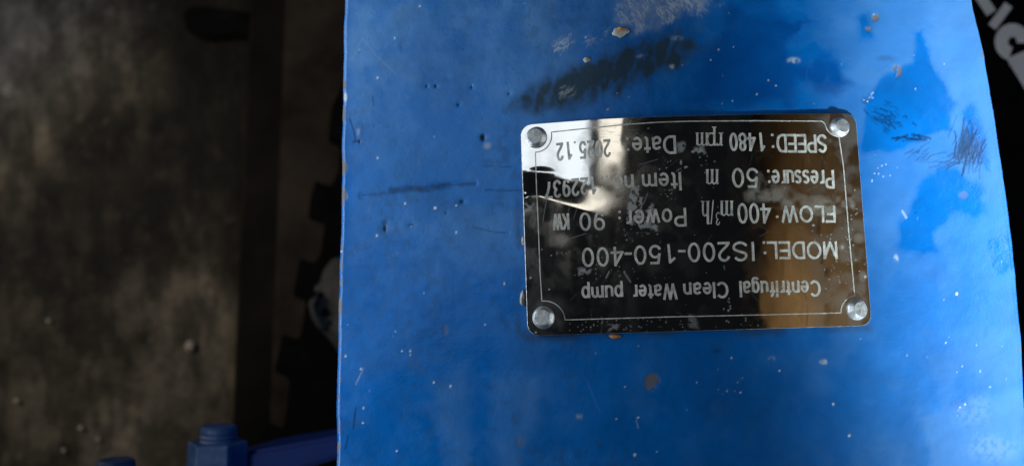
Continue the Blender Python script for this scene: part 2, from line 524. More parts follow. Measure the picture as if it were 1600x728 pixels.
for pts, n, v, sd in (([(962, -30), (1104, -30), (1102, 24), (1075, 30), (1013, 46), (988, 52), (972, 40), (958, 34)], 800, .85, 3),
                      ([(860, 66), (880, 56), (898, 54), (890, 78), (864, 86)], 80, .95, 5),
                      ([(905, 60), (930, 46), (952, 42), (950, 58), (925, 62), (910, 76)], 60, .75, 7),
                      ([(1066, -5), (1100, 5), (1100, 26), (1070, 22)], 110, .9, 8),
                      ([(1114, 18), (1132, 2), (1150, -6), (1146, 6), (1122, 22)], 34, .8, 9),
                      ([(990, 30), (1012, 34), (1006, 50), (988, 54)], 40, .8, 12),
                      ([(872, 140), (895, 138), (898, 154), (876, 156)], 36, .6, 10)):
    dashes(scuff, pts, n, math.radians(52 if sd in (3, 8, 12) else -38), 7, 1.1, v, 120 + sd)
t = C.new(); C.poly(t, [(965, -30), (1100, -30), (1098, 18), (1010, 40), (975, 36)], soft=16, wob=26, ws=30, seed=127, v=.24)
scuff = np.maximum(scuff, t * (.5 + nf))
nz5 = sstep(0.3, 0.6, fbm(X, Y, 5, 131))
for (x, y, rx, ry, v) in ((1240, 95, 10, 5, .75), (1288, 565, 8, 4, .7), (1400, 404, 4, 7, .65), (1206, 560, 6, 4, .35), (905, 650, 6, 5, .35), (560, 205, 3, 9, .35), (1000, 88, 7, 3, .4), (762, 228, 7, 6, .4), (1050, 104, 6, 4, .6), (1058, 60, 10, 4, .35), (1520, 640, 40, 30, .08), (1550, 700, 44, 24, .12)):
    t = C.new(); C.spot(t, x, y, rx, ry, v, hard=0.2)
    scuff = np.maximum(scuff, t * nz5)
for pts, wd, v in (([(550, 95), (566, 60), (590, 90), (622, 118)], 1.0, .12), ([(556, 600), (568, 575)], 1.2, .3), ([(915, 590), (938, 645)], .6, .10), ([(994, 655), (997, 668)], 1.2, .3), ([(1410, 330), (1416, 340)], 2, .5)):
    C.line(scuff, pts, wd, v)

# chips down to grey primer
nz7 = sstep(0.28, 0.42, fbm(X, Y, 7, 141))
for (x, y, rx, ry) in ((1402, 111, 8, 10), (1368, 28, 6, 6), (1357, 45, 5, 5), (1019, 597, 13, 15), (538, 133, 4, 7), (537, 178, 3, 12), (535, 262, 8, 13), (534, 308, 9, 16), (531, 345, 3, 12), (530, 478, 5, 14), (696, 515, 4, 9), (814, 690, 8, 9), (1506, 305, 8, 6), (529, 395, 2, 9), (1589, 440, 2, 9), (1563, 225, 2, 7)):
    t = C.new(); C.spot(t, x, y, rx, ry, 1.0, hard=0.75)
    k = 0.38 if (x, y) in ((814, 690), (696, 515), (1506, 305)) else 0.9
    chip = np.maximum(chip, k * t * nz7)
# white touch on the left edge
C.spot(scuff, 540, 152, 2.5, 8, 0.95, hard=0.6)

# black pencil-like rubs on the right flank
def strokes(cx, cy, sx, sy, n, ang, ln, wd, v):
    for _ in range(n):
        x, y = cx + rs.randn() * sx, cy + rs.randn() * sy
        a = ang + rs.randn() * 0.22
        L = ln * (0.4 + rs.rand())
        dx, dy = math.cos(a) * L / 2, math.sin(a) * L / 2
        C.line(ink_shade, [(x - dx, y - dy), (x + rs.randn(), y + rs.randn()), (x + dx, y + dy)], wd * (0.6 + 0.7 * rs.rand()), v * (0.4 + 0.6 * rs.rand()))
strokes(1514, 228, 12, 16, 80, math.radians(-72), 30, 1.2, .9)
strokes(1502, 247, 15, 8, 30, math.radians(-20), 16, 1.3, .7)
strokes(1388, 188, 13, 11, 60, math.radians(25), 9, 1.3, .75)
strokes(1418, 216, 11, 2.0, 9, math.radians(-8), 22, 1.4, .95)
strokes(1440, 242, 9, 6, 18, math.radians(-35), 12, 1.0, .7)
strokes(1468, 258, 12, 3, 8, math.radians(-5), 14, 1.0, .6)
strokes(1352, 152, 6, 6, 8, math.radians(40), 7, 1.0, .7)
C.spot(grease_shade, 1510, 240, 26, 22, 0.28, hard=0.0)
# scratches and creases on the left
for pts, wd, v in (([(546, 185), (553, 205), (556, 222)], 1.4, .75), ([(552, 222), (562, 220)], 1.6, .8), ([(582, 150), (584, 166)], 1.2, .5), ([(552, 668), (556, 636)], 1.4, .7), ([(540, 700), (544, 680)], 1.5, .6), ([(748, 259), (800, 261)], .9, .5), ([(760, 297), (818, 298)], 1.0, .65),
                  ([(742, 355), (770, 362), (795, 364)], 1.0, .5), ([(566, 305), (610, 302), (640, 294), (700, 290), (742, 286)], 1.6, .42)):
    C.line(ink_shade, pts, wd, v)
for pts, wd, v in (([(566, 306), (610, 303), (640, 296), (700, 291), (742, 286)], 6, 1.0), ([(615, 298), (660, 295)], 9, 1.0), ([(680, 292), (700, 291)], 6, 0.8), ([(760, 297), (818, 298)], 3, .5), ([(742, 355), (795, 364)], 3, .5)):
    C.line(dent, pts, wd, v)
for (x, y, r, v) in ((755, 215, 5, 1.2), (665, 135, 4, .8), (682, 135, 4, .8), (737, 137, 3.5, .8), (717, 163, 4, .8), (722, 315, 6, 1.), (602, 355, 7, 1.2), (643, 352, 6, .8), (795, 147, 4, .6), (700, 122, 4, .5), (632, 235, 5, .5), (752, 582, 5, .5), (1140, 547, 12, 1.0), (1290, 565, 10, -0.7), (640, 380, 16, .6), (770, 460, 8, -.5), (660, 448, 7, -.5), (745, 440, 6, -.5), (700, 470, 9, -.5)):
    C.spot(dent, x, y, r * 1.6, r * 1.2, v, hard=0.0, mode='add')
for (x, y, rx, ry, v) in ((755, 215, 4, 6, 1.), (667, 135, 2.2, 2.6, .9), (681, 135, 2.4, 2.2, .9), (737, 137, 2, 2, .95), (716, 164, 2.6, 2, .9), (722, 315, 4, 3, .8), (602, 357, 3, 6, .85), (602, 348, 5, 5, .4), (643, 352, 5, 2.5, .5), (795, 147, 2, 2, .8), (1120, 548, 9, 3, .35), (562, 222, 2, 2, .9), (1430, 332, 1.5, 1, .6), (697, 333, 3, 2, .5), (540, 188, 2, 3, .4)):
    C.spot(hole, x, y, rx, ry, v, hard=0.35)
for _ in range(70):   # tiny pinholes and runs in the paint
    x, y = rs.uniform(545, 830), rs.uniform(0, 420)
    C.spot(hole, x, y, rs.uniform(.8, 2.2), rs.uniform(.7, 1.6), rs.uniform(.15, .45), hard=.3)
# bright specks
for (x, y, r) in ((680, 325, 2.2), (633, 318, 1.5), (713, 321, 1.4), (590, 247, 1.5), (590, 122, 1.6), (713, 363, 1.6), (589, 368, 1.5), (533, 393, 1.4), (678, 597, 1.6), (704, 603, 1.6), (564, 576, 1.6), (628, 548, 1.4), (641, 548, 1.4), (589, 368, 1.4), (568, 637, 1.4), (620, 704, 1.5), (641, 554, 1.2), (788, 443, 1.5), (1327, 680, 2.0), (1143, 559, 1.4), (1218, 579, 1.5), (1302, 631, 1.8), (1495, 459, 2), (1508, 631, 1.5), (992, 710, 2.2), (997, 652, 1.6), (567, 660, 1.4), (540, 556, 1.5), (617, 60, 1.3), (656, 10, 1.4), (1157, 613, 1.3), (1136, 610, 1.2)):
    C.spot(speck, x, y, r * 1.05, None, 1.0, hard=0.4)
for _ in range(45):
    x, y = rs.uniform(530, 1600), rs.uniform(-20, 740)
    C.spot(speck, x, y, rs.uniform(.7, 1.35), None, rs.uniform(.25, .9), hard=.3)
for (cx, cy, sx, sy, n) in ((1385, 270, 18, 12, 10), (1357, 152, 4, 5, 8), (1170, 120, 60, 25, 12), (960, 510, 40, 14, 10), (1150, 600, 24, 24, 8), (1500, 560, 50, 60, 14)):
    for _ in range(n):
        C.spot(speck, cx + rs.randn() * sx, cy + rs.randn() * sy, rs.uniform(.7, 1.4), None, rs.uniform(.3, .9), hard=.3)
m_ = sstep(.50, .66, fbm(X, Y, 26, 241, 4)) * sstep(.42, .6, fbm(X, Y, 90, 243, 3)) * sstep(900, 760, X + .2 * Y)
grease_shade = np.maximum(grease_shade, .10 * m_)
m_ = sstep(.56, .66, fbm(X, Y, 11, 245, 3)) * sstep(.5, .62, fbm(X, Y, 60, 247, 3))
grease_shade = np.maximum(grease_shade, .20 * m_ * sstep(1100, 900, X))
t = C.new()  # soft shading of the crease, painted as dark strokes
for pts, wd, v in (([(612, 299), (640, 295), (668, 296)], 6, .62), ([(676, 293), (702, 290)], 5, .6), ([(580, 305), (612, 301)], 4, .3), ([(718, 289), (742, 287)], 3, .5)):
    C.line(t, pts, wd, v)
ink_shade = np.maximum(ink_shade, t * (.4 + .9 * fbm(X, Y, 7, 249)))
for _ in range(60):        # nicks along the two long edges
    y = rs.uniform(-20, 740)
    if rs.rand() < .72:
        x = 536 - 11 * max(0, y) / 728 + rs.uniform(0, 5)
    else:
        x = np.interp(y, [0, 120, 220, 330, 440, 560, 728], [1520, 1545, 1562, 1578, 1590, 1599, 1606]) - rs.uniform(0, 3)
    C.spot(chip, x, y, rs.uniform(1, 3.2), rs.uniform(1.5, 6), rs.uniform(.5, 1), hard=.5)
# blotchy, streaked sheen painted over the left half
hz = sstep(.40, .66, fbm(X, Y * .6, 75, 261, 5)) * sstep(.25, .6, fbm(X, Y, 18, 263, 3))
dust_haze = dust_haze + .13 * hz * sstep(1050, 860, X) * sstep(560, 380, Y) + .07 * hz * sstep(1050, 700, X) * sstep(380, 560, Y)
# soft shadow round the plate's rim, painted into the colour
t = C.new(); C.poly(t, [(815, 520), (1362, 506), (1364, 516), (1000, 530), (825, 534), (806, 520), (806, 200), (815, 200)], soft=6, wob=5, ws=16, seed=201, v=.5)
grease_shade = np.maximum(grease_shade, t * sstep(0.3, 0.6, n2))

rgb = np.zeros(X.shape + (3,))
rgb[:] = (0.0006, 0.114, 0.42)
rgb *= (0.72 + 0.4 * fbm(X, Y, 70, 211, 4) + 0.16 * fbm(X, Y, 9, 212, 3))[..., None]


def over(mask, c):
    global rgb
    rgb = rgb * (1 - mask[..., None]) + np.array(c) * mask[..., None]


over(np.clip(dust_haze - .03, 0, .6), (0.12, 0.29, 0.56))
deep_blue = C.new()                # darker blue patch above the plate
C.poly(deep_blue, [(1078, 172), (1088, 120), (1112, 70), (1140, 24), (1200, 14), (1268, 26), (1240, 56), (1250, 90), (1306, 84), (1328, 122), (1290, 140), (1258, 128), (1240, 172)], soft=16, wob=26, ws=46, seed=271, v=.78)
C.poly(deep_blue, [(1175, 30), (1270, 34), (1225, 66), (1200, 90), (1160, 80)], soft=5, wob=9, ws=20, seed=275, v=.85)
over(deep_blue * (.7 + .5 * (n2 - .5)), (0.0004, 0.036, 0.20))
over(np.clip(grease_shade, 0, .9), (0.018, 0.034, 0.040))
over(np.clip(scuff, 0, 1), (0.50, 0.55, 0.60))
over(np.clip(ink_shade, 0, .95), (0.003, 0.012, 0.040))
chipc = np.clip(chip, 0, 1)
over(chipc, (0.135, 0.12, 0.11))
over(np.clip(hole, 0, 1), (0.004, 0.008, 0.02))
over(np.clip(speck, 0, 1), (0.72, 0.76, 0.80))
gloss = np.clip(0.27 + 0.45 * dust_haze + 0.30 * scuff + 0.25 * chipc + 0.12 * (n2 - .5) + 0.22 * grease_shade - 0.05 * clean, 0.16, 0.8)
height = -dent * 0.00022 + scuff * 0.00006 - chipc * 0.00018 - hole * 0.0003 + speck * 0.00008 + (fbm(X, Y, 26, 221, 3) - .5) * 0.00016 + (fbm(X, Y, 90, 231, 3) - .5) * 0.0006

# --- the cover sheet: crowned top with rounded long edges and side walls
edge_l = [(540, -90), (537, 0), (535.5, 140), (532.5, 300), (528.5, 450), (526.5, 560), (525.5, 728), (525, 820)]
edge_r = [(1498, -90), (1520, 0), (1545, 120), (1562, 220), (1578, 330), (1590, 440), (1599, 560), (1606, 728), (1609, 820)]


def edge_curve(pts, ys):
    p = np.array(pts, float)
    x, y, z = surf(p[:, 0], p[:, 1])
    k = np.polyfit(y, x, 3)
    lo, hi = y.min(), y.max()
    yc = np.clip(ys, lo, hi)
    return np.polyval(k, yc) + (ys - yc) * np.polyval(np.polyder(k), yc)


NX = 760
ys = np.concatenate([np.linspace(-0.40, -0.150, 12)[:-1], np.linspace(-0.150, 0.125, 560), np.linspace(0.125, 0.40, 12)[1:]])
xl, xr = edge_curve(edge_l, ys), edge_curve(edge_r, ys)
RO = 0.0022
s = np.linspace(0, 1, NX)
wob_l = 0.0006 * (fbm(ys * 1000, ys * 0, 9, 251) - .5)
wob_r = 0.0008 * (fbm(ys * 1000, ys * 0, 12, 261) - .5)
x0, x1 = xl + wob_l + RO, xr + wob_r - RO
gx = x0[:, None] + (x1 - x0)[:, None] * s[None, :]
gyv = np.repeat(ys[:, None], NX, 1)
gz = cover_z(gx, gyv)
px, py = project(gx, gyv, gz)
gz = gz + C.sample(height, px, py)
cols = []
for side, xe, base in ((-1, x0, gz[:, 0]), (1, x1, gz[:, -1])):
    ring = []
    for a in np.linspace(0, 90, 9)[1:]:
        a = math.radians(a)
        ring.append(np.stack([xe + side * RO * math.sin(a), ys, base - RO * (1 - math.cos(a))], -1))
    for dz in (0.03, 0.10, 0.25, 0.50):
        ring.append(np.stack([xe + side * RO, ys, base - RO - dz], -1))
    cols.append(ring)
V = np.concatenate([np.stack(cols[0][::-1], 1), np.stack([gx, gyv, gz], -1), np.stack(cols[1], 1)], 1)
me = grid_mesh('cover', V)
px, py = project(V[..., 0], V[..., 1], np.maximum(V[..., 2], H - 0.05))
attr(me, 'paint', C.sample(rgb, px, py))
attr(me, 'gloss', C.sample(gloss, px, py))
cover = link('cover', me, M['paint'], pump)
cover['label'] = 'scuffed glossy blue sheet cover with chips and a dark greasy rub'

# ------------------------------------------------------------------ nameplate
LIFT = 0.0011
TL, TR, BR, BL = [np.array([float(v) for v in surf(*c, LIFT, True)[:2]]) for c in ((814, 196), (1336.5, 178), (1362, 508), (825, 524))]
PW = np.linalg.norm(TR - TL); PH = np.linalg.norm(TL - BL)


def plate_xy(u, v):
    """u 0..1 left to right, v 0..1 bottom to top"""
    u = np.asarray(u)[..., None]; v = np.asarray(v)[..., None]
    return BL * (1 - u) * (1 - v) + BR * u * (1 - v) + TL * (1 - u) * v + TR * u * v


# marks on the plate
Q = Canvas(795, 160, 1385, 545, 2.0)
X, Y = Q.X, Q.Y
dirt = Q.new(); stain = Q.new(); pdent = Q.new()
pq6 = fbm(X, Y, 6, 325, 3); pn = fbm(X, Y, 22, 301, 4); pf = fbm(X, Y, 5, 305, 3)
# dried paint and cleaning residue near 'Power' / 'Item'
for pts, v, sd, th in (([(984, 285), (1000, 282), (1002, 300), (1010, 318), (1020, 322), (1022, 340), (1012, 356), (990, 358), (980, 345), (982, 315)], .75, 3, .46),
                       ([(1058, 222), (1070, 222), (1064, 238), (1056, 240)], .6, 5, .4), ([(1083, 232), (1098, 226), (1100, 240), (1084, 240)], .75, 7, .4),
                       ([(1005, 356), (1025, 350), (1025, 364), (1008, 364)], .8, 9, .5), ([(905, 420), (922, 420), (920, 428), (906, 428)], .7, 11, .45),
                       ([(818, 318), (836, 318), (834, 332), (820, 332)], .5, 13, .45), ([(950, 506), (968, 508), (966, 514), (948, 516)], .5, 15, .4), ([(1072, 492), (1088, 494), (1092, 512), (1078, 510)], .30, 16, .42)):
    t = Q.new(); Q.poly(t, pts, soft=3, wob=5, ws=12, seed=310 + sd, v=v)
    dirt = np.maximum(dirt, t * sstep(th - .04, th + .08, pq6))
for (cx, cy, sx, sy, n, r) in ((1060, 258, 12, 6, 9, 1.4), (1045, 300, 9, 5, 12, 1.2), (1000, 365, 16, 10, 24, 1.0), (960, 425, 30, 16, 40, .9), (870, 393, 8, 4, 9, 1.2), (1000, 507, 60, 6, 46, .9), (1310, 400, 22, 26, 40, 1.1), (1140, 482, 4, 8, 10, 1.5), (1165, 495, 8, 5, 6, 1.2), (1100, 255, 12, 8, 7, 1.2), (920, 508, 20, 6, 20, .9), (1340, 330, 10, 60, 20, 1.0), (1080, 340, 160, 90, 70, .7), (970, 205, 26, 10, 26, 1.0)):
    for _ in range(n):
        Q.spot(dirt, cx + rs.randn() * sx, cy + rs.randn() * sy, r * rs.uniform(.5, 1.3), r * rs.uniform(.5, 1.2), rs.uniform(.4, 1), hard=.4)
for (x, y, rx, ry) in ((829, 434, 1.8, 1.8), (858, 452, 1.5, 1.5), (837, 519, 1.6, 1.6), (1064, 254, 1.6, 4), (1072, 261, 3, 1.5), (1083, 237, 3, 2), (1271, 352, 2, 1.6), (1316, 386, 2.4, 2.2), (1352, 432, 2.2, 2.5), (1268, 380, 1.6, 1.6)):
    Q.spot(dirt, x, y, rx, ry, .95, hard=.4)
# scratches
for pts, wd, v in (([(854, 311), (848, 347)], .6, .5), ([(876, 311), (870, 332)], .5, .35), ([(893, 312), (888, 331)], .5, .45), ([(906, 312), (896, 343)], .5, .35), ([(998, 258), (1028, 249)], .6, .4), ([(1012, 302), (1006, 318)], .7, .5), ([(893, 372), (915, 365)], .6, .45), ([(862, 383), (892, 373)], .5, .3), ([(975, 425), (985, 440)], 1.6, .45), ([(952, 424), (947, 434)], 1.2, .6), ([(1131, 415), (1132, 421)], .8, .4)):
    Q.line(dirt, pts, wd, v)
for _ in range(46):   # fine cross scratches near the upper edge of the bright corner
    x, y = rs.uniform(925, 985), rs.uniform(188, 225)
    L = rs.uniform(4, 14)
    Q.line(dirt, [(x, y), (x + L, y + rs.uniform(-1.5, .5))], .45, rs.uniform(.2, .6))
for _ in range(60):
    x, y = rs.uniform(820, 1350), rs.uniform(190, 510)
    a = rs.uniform(0, 6.28); L = rs.uniform(4, 22)
    Q.line(dirt, [(x, y), (x + L * math.cos(a), y + L * math.sin(a))], .4, rs.uniform(.05, .22))
# hazy greasy film, heavier to the right; water drops
stain += 0.10 * sstep(1230, 1330, X) * sstep(.35, .65, pn)
for (x, y, rx, ry, v) in ((1280, 380, 16, 14, .08), (1316, 386, 7, 7, .3), (1348, 432, 6, 9, .3), (1342, 372, 9, 8, .3), (1298, 192, 24, 14, .16), (1325, 472, 26, 20, .15), (862, 486, 26, 22, .12), (880, 375, 22, 9, .08), (836, 212, 22, 20, .1)):
    t = Q.new(); Q.spot(t, x, y, rx, ry, v, hard=.1)
    stain = np.maximum(stain, t * (0.5 + pn))
# pale smear across the brown reflection
t = Q.new(); Q.poly(t, [(1165, 285), (1185, 275), (1230, 300), (1262, 318), (1335, 300), (1340, 330), (1290, 335), (1240, 325), (1205, 322), (1170, 310)], soft=8, wob=10, ws=22, seed=351, v=.5)
stain = np.maximum(stain, t * sstep(.25, .6, fbm(X, Y, 16, 352, 4)))
dirt = np.clip(dirt * .8 + stain, 0, 1)
dcol = np.zeros(X.shape + (3,)); dcol[:] = (0.50, 0.50, 0.50)
k = sstep(.02, .3, stain)[..., None]
dcol = dcol * (1 - k) + np.array((0.34, 0.31, 0.27)) * k
pgl = np.clip(0.060 - 0.035 * sstep(1040, 1120, X) + 0.06 * sstep(.4, .7, pn) + 0.06 * sstep(.3, .7, fbm(X, Y * .3, 30, 371)) + 0.25 * stain, .02, .5)
# the oval dent in the bright corner and soft waviness of thin plate
Q.spot(pdent, 845, 270, 17, 7, 1.0, hard=0.0, mode='add')
Q.spot(pdent, 820, 304, 4, 4, .6, hard=0.0, mode='add')
ph = -pdent * 0.00035 + (fbm(X, Y, 120, 361, 2) - .5) * 0.00035 + (fbm(X, Y, 34, 365, 2) - .5) * 0.00006

RAD = 0.0040
NU, NV = 560, 360
vv = np.linspace(0, 1, NV)
# denser rows in the rounded corners
dv = vv * PH
ins = np.zeros(NV)
for i, d in enumerate(dv):
    q = min(d, PH - d)
    if q < RAD:
        ins[i] = RAD - math.sqrt(max(0, RAD ** 2 - (RAD - q) ** 2))
uu = np.linspace(0, 1, NU)
U = (ins / PW)[:, None] + uu[None, :] * (1 - 2 * ins / PW)[:, None]
VV = np.repeat(vv[:, None], NU, 1)
xy = plate_xy(U, VV)
zc = cover_z(xy[..., 0], xy[..., 1], True)
pz = zc + LIFT
ppx, ppy = project(xy[..., 0], xy[..., 1], pz)
pz = pz + Q.sample(ph, ppx, ppy)
top = np.concatenate([xy, pz[..., None]], -1)
rim = np.concatenate([top[0], top[1:, -1], top[-1, -2::-1], top[-2:0:-1, 0]], 0)
me = grid_mesh('nameplate', top)
attr(me, 'dirt', Q.sample(dirt, ppx, ppy))
attr(me, 'gloss', Q.sample(pgl, ppx, ppy))
attr(me, 'dirt_colour', Q.sample(dcol, ppx, ppy))
plate = link('nameplate', me, M['plate'], pump)
plate['label'] = 'mirror-polished steel nameplate with etched lettering, mounted upside down'
plate_parent = plate
# rim of the sheet (its thickness), slightly bevelled outwards
low = rim.copy(); low[:, 2] -= 0.0009
mid = rim.copy()
cxy = rim[:, :2].mean(0)
dirv = rim[:, :2] - cxy; dirv /= np.linalg.norm(dirv, axis=1)[:, None]
mid[:, :2] += dirv * 0.00018; mid[:, 2] -= 0.00018
low[:, :2] += dirv * 0.00018
strip = np.stack([rim, mid, low], 0)
strip = np.concatenate([strip, strip[:, :1]], 1)
link('plate_edge', grid_mesh('plate_edge', strip, flip=True), M['rivet'], plate)


def plate_z(x, y):
    z = cover_z(np.asarray(x, float), np.asarray(y, float), True) + LIFT
    a, b = project(np.asarray(x, float), np.asarray(y, float), z)
    return z + Q.sample(ph, a, b)


def on_plate(px, py, lift=0.0):
    z = np.full(np.shape(px), H, float)
    for _ in range(10):
        x, y = at(px, py, z)
        z = plate_z(x, y) + lift
    return x, y, z


ETCH = 0.00009


def flat_mesh(name, polys, mat, parent, lift=ETCH, mapper=on_plate):
    """polys: lists of pixel points (triangles or quads), draped onto the plate"""
    verts, faces = [], []
    for p in polys:
        faces.append(list(range(len(verts), len(verts) + len(p))))
        verts += p
    a = np.array(verts, float)
    x, y, z = mapper(a[:, 0], a[:, 1], lift)
    z = z + np.repeat(np.arange(len(polys)) % 11, [len(p) for p in polys]) * 4e-6
    me = bpy.data.meshes.new(name)
    me.from_pydata(np.stack([x, y, z], -1).tolist(), [], faces)
    bm = bmesh.new(); bm.from_mesh(me)
    bmesh.ops.remove_doubles(bm, verts=bm.verts, dist=1e-7)
    for f in bm.faces:
        if f.normal.z < 0:
            f.normal_flip()
    bm.to_mesh(me); bm.free()
    return link(name, me, mat, parent)


def stroke_quads(pts, wd):
    out = []
    n = len(pts)
    off = []
    for i in range(n):
        a = pts[max(0, i - 1)]; b = pts[min(n - 1, i + 1)]
        dx, dy = b[0] - a[0], b[1] - a[1]
        L = math.hypot(dx, dy) or 1
        off.append((-dy / L * wd / 2, dx / L * wd / 2))
    for i in range(n - 1):
        p, q = pts[i], pts[i + 1]
        o, r = off[i], off[i + 1]
        out.append([(p[0] + o[0], p[1] + o[1]), (q[0] + r[0], q[1] + r[1]), (q[0] - r[0], q[1] - r[1]), (p[0] - o[0], p[1] - o[1])])
    return out


def dense(pts, step):
    out = [pts[0]]
    for a, b in zip(pts[:-1], pts[1:]):
        n = max(1, int(math.hypot(b[0] - a[0], b[1] - a[1]) / step))
        out += [(a[0] + (b[0] - a[0]) * k / n, a[1] + (b[1] - a[1]) * k / n) for k in range(1, n + 1)]
    return out


# border line, with a notch round each rivet
def arc(cx, cy, r, a0, a1, n=10):
    return [(cx + r * math.cos(math.radians(a0 + (a1 - a0) * k / n)), cy + r * math.sin(math.radians(a0 + (a1 - a0) * k / n))) for k in range(n + 1)]


border = []
border += [(1080, 189.6), (1180, 189.0), (1284, 189.6)]
border += arc(1313, 190, 24, 172, 95)
border += [(1318, 260), (1326, 360), (1335.5, 462)]
border += arc(1340, 487, 26, 262, 180)
border += [(1313.5, 488.6), (1200, 491.5), (1040, 495), (884, 499.6)]
border += arc(851, 502, 32, -5, -98)
border += [(843.5, 420), (840.5, 340), (838.5, 300), (836.5, 240)]
border += arc(836, 212, 26, 90, -12)
border += [(900, 202.5), (930, 199.5), (980, 194.5), (1030, 191.2), (1080, 189.6)]
flat_mesh('border_line', stroke_quads(dense(border, 3), 1.55), M['etch'], plate)

# --- lettering: strokes of a plain sans alphabet laid into measured word boxes (upside down in the photo)
def A(cx, cy, rx, ry, a0, a1, n=14):
    return [(cx + rx * math.cos(math.radians(a0 + (a1 - a0) * k / n)), cy + ry * math.sin(math.radians(a0 + (a1 - a0) * k / n))) for k in range(n + 1)]


XH = 0.70
GL = {
    'M': (.74, [[(0, 0), (0, 1)], [(0, 1), (.37, 0)], [(.37, 0), (.74, 1)], [(.74, 1), (.74, 0)]]),
    'W': (1.0, [[(0, 1), (.25, 0)], [(.25, 0), (.5, 1)], [(.5, 1), (.75, 0)], [(.75, 0), (1.0, 1)]]),
    'O': (.78, [A(.39, .5, .39, .5, 90, 450, 30)]),
    'D': (.66, [[(0, 0), (0, 1)], [(0, 1), (.28, 1)] + A(.28, .5, .38, .5, 80, -80, 16) + [(.28, 0), (0, 0)]]),
    'E': (.56, [[(0, 0), (0, 1)], [(0, 1), (.56, 1)], [(0, .53), (.52, .53)], [(0, 0), (.58, 0)]]),
    'F': (.52, [[(0, 0), (0, 1)], [(0, 1), (.54, 1)], [(0, .51), (.46, .51)]]),
    'L': (.50, [[(0, 1), (0, 0)], [(0, 0), (.5, 0)]]),
    'P': (.58, [[(0, 0), (0, 1)], [(0, 1), (.34, 1)] + A(.34, .74, .25, .26, 80, -80, 12) + [(.34, .48), (0, .48)]]),
    'K': (.60, [[(0, 0), (0, 1)], [(.58, 1), (0, .36)], [(.20, .56), (.60, 0)]]),
    'I': (.0, [[(0, 0), (0, 1)]]),
    'S': (.62, [A(.31, .745, .27, .255, 20, 200, 12) + [(.10, .60), (.31, .52), (.52, .43)] + A(.31, .26, .31, .26, 25, -165, 12)]),
    'C': (.70, [A(.39, .5, .39, .5, 42, 318, 24)]),
    '0': (.48, [A(.24, .5, .24, .5, 90, 450, 28)]),
    '2': (.48, [A(.24, .72, .23, .28, 170, -25, 12) + [(.36, .46), (.16, .25), (.02, .05)], [(0, 0), (.48, 0)]]),
    '3': (.48, [A(.24, .76, .21, .24, 160, -85, 12), A(.24, .27, .24, .27, 85, -165, 14)]),
    '4': (.50, [[(.37, 0), (.37, 1)], [(.37, 1), (0, .27)], [(0, .27), (.52, .27)]]),
    '5': (.48, [[(.44, 1), (.10, 1)], [(.10, 1), (.03, .50)], [(.03, .49)] + A(.23, .33, .25, .33, 115, -160, 16)]),
    '7': (.48, [[(0, 1), (.48, 1)], [(.47, .98), (.30, .70), (.18, .35), (.14, 0)]]),
    '8': (.48, [A(.24, .76, .20, .24, 90, 450, 20), A(.24, .26, .24, .26, 90, 450, 22)]),
    '9': (.48, [A(.24, .68, .23, .32, 90, 450, 24), [(.47, .68), (.46, .42), (.38, .12)] + A(.23, .24, .20, .24, -50, -165, 8)]),
    '-': (.30, [[(0, .38), (.30, .38)]]),
    'a': (.46, [A(.22, XH - .16, .20, .16, 165, 20, 8) + [(.42, .40), (.42, .12), (.46, 0)], [(.42, .42), (.22, .37)] + A(.19, .185, .19, .185, 90, 300, 10) + [(.34, .07), (.42, .17)]]),
    'c': (.44, [A(.23, XH / 2, .23, XH / 2, 45, 315, 18)]),
    'e': (.48, [[(.01, .36), (.48, .36)], [(.48, .36)] + A(.24, XH / 2, .24, XH / 2, 12, 318, 22)]),
    'f': (.26, [[(.10, 0), (.10, .80)] + A(.24, .84, .14, .16, 165, 85, 6), [(-.03, XH - .02), (.25, XH - .02)]]),
    'g': (.46, [A(.22, XH / 2, .22, XH / 2, 90, 450, 22), [(.45, XH), (.45, -.08)] + A(.23, -.10, .21, .17, 0, -160, 8)]),
    'i': (.0, [[(0, 0), (0, XH)], [(0, .90), (0, 1.0)]]),
    'l': (.0, [[(0, 0), (0, 1)]]),
    'm': (.76, [[(0, 0), (0, XH)], [(0, .42)] + A(.19, XH - .20, .19, .20, 160, 0, 9) + [(.38, 0)], [(.38, .42)] + A(.57, XH - .20, .19, .20, 160, 0, 9) + [(.76, 0)]]),
    'n': (.44, [[(0, 0), (0, XH)], [(0, .40)] + A(.22, XH - .22, .22, .22, 160, 0, 9) + [(.44, 0)]]),
    'u': (.44, [[(.44, 0), (.44, XH)], [(.44, .30)] + A(.22, .22, .22, .22, -20, -180, 9) + [(0, XH)]]),
    'o': (.48, [A(.24, XH / 2, .24, XH / 2, 90, 450, 24)]),
    'p': (.46, [[(0, -.28), (0, XH)], A(.24, XH / 2, .23, XH / 2, 180, 540, 22)]),
    'r': (.26, [[(0, 0), (0, XH)], [(0, .44)] + A(.18, XH - .20, .18, .20, 165, 65, 6)]),
    's': (.42, [A(.21, XH - .17, .18, .17, 25, 200, 10) + [(.10, .39), (.21, .35), (.34, .29)] + A(.21, .17, .21, .17, 30, -165, 10)]),
    't': (.24, [[(.10, .94), (.10, .14)] + A(.21, .14, .11, .14, 190, 290, 5), [(-.04, XH - .02), (.24, XH - .02)]]),
    'w': (.68, [[(0, XH), (.17, 0)], [(.17, 0), (.34, XH)], [(.34, XH), (.51, 0)], [(.51, 0), (.68, XH)]]),
}


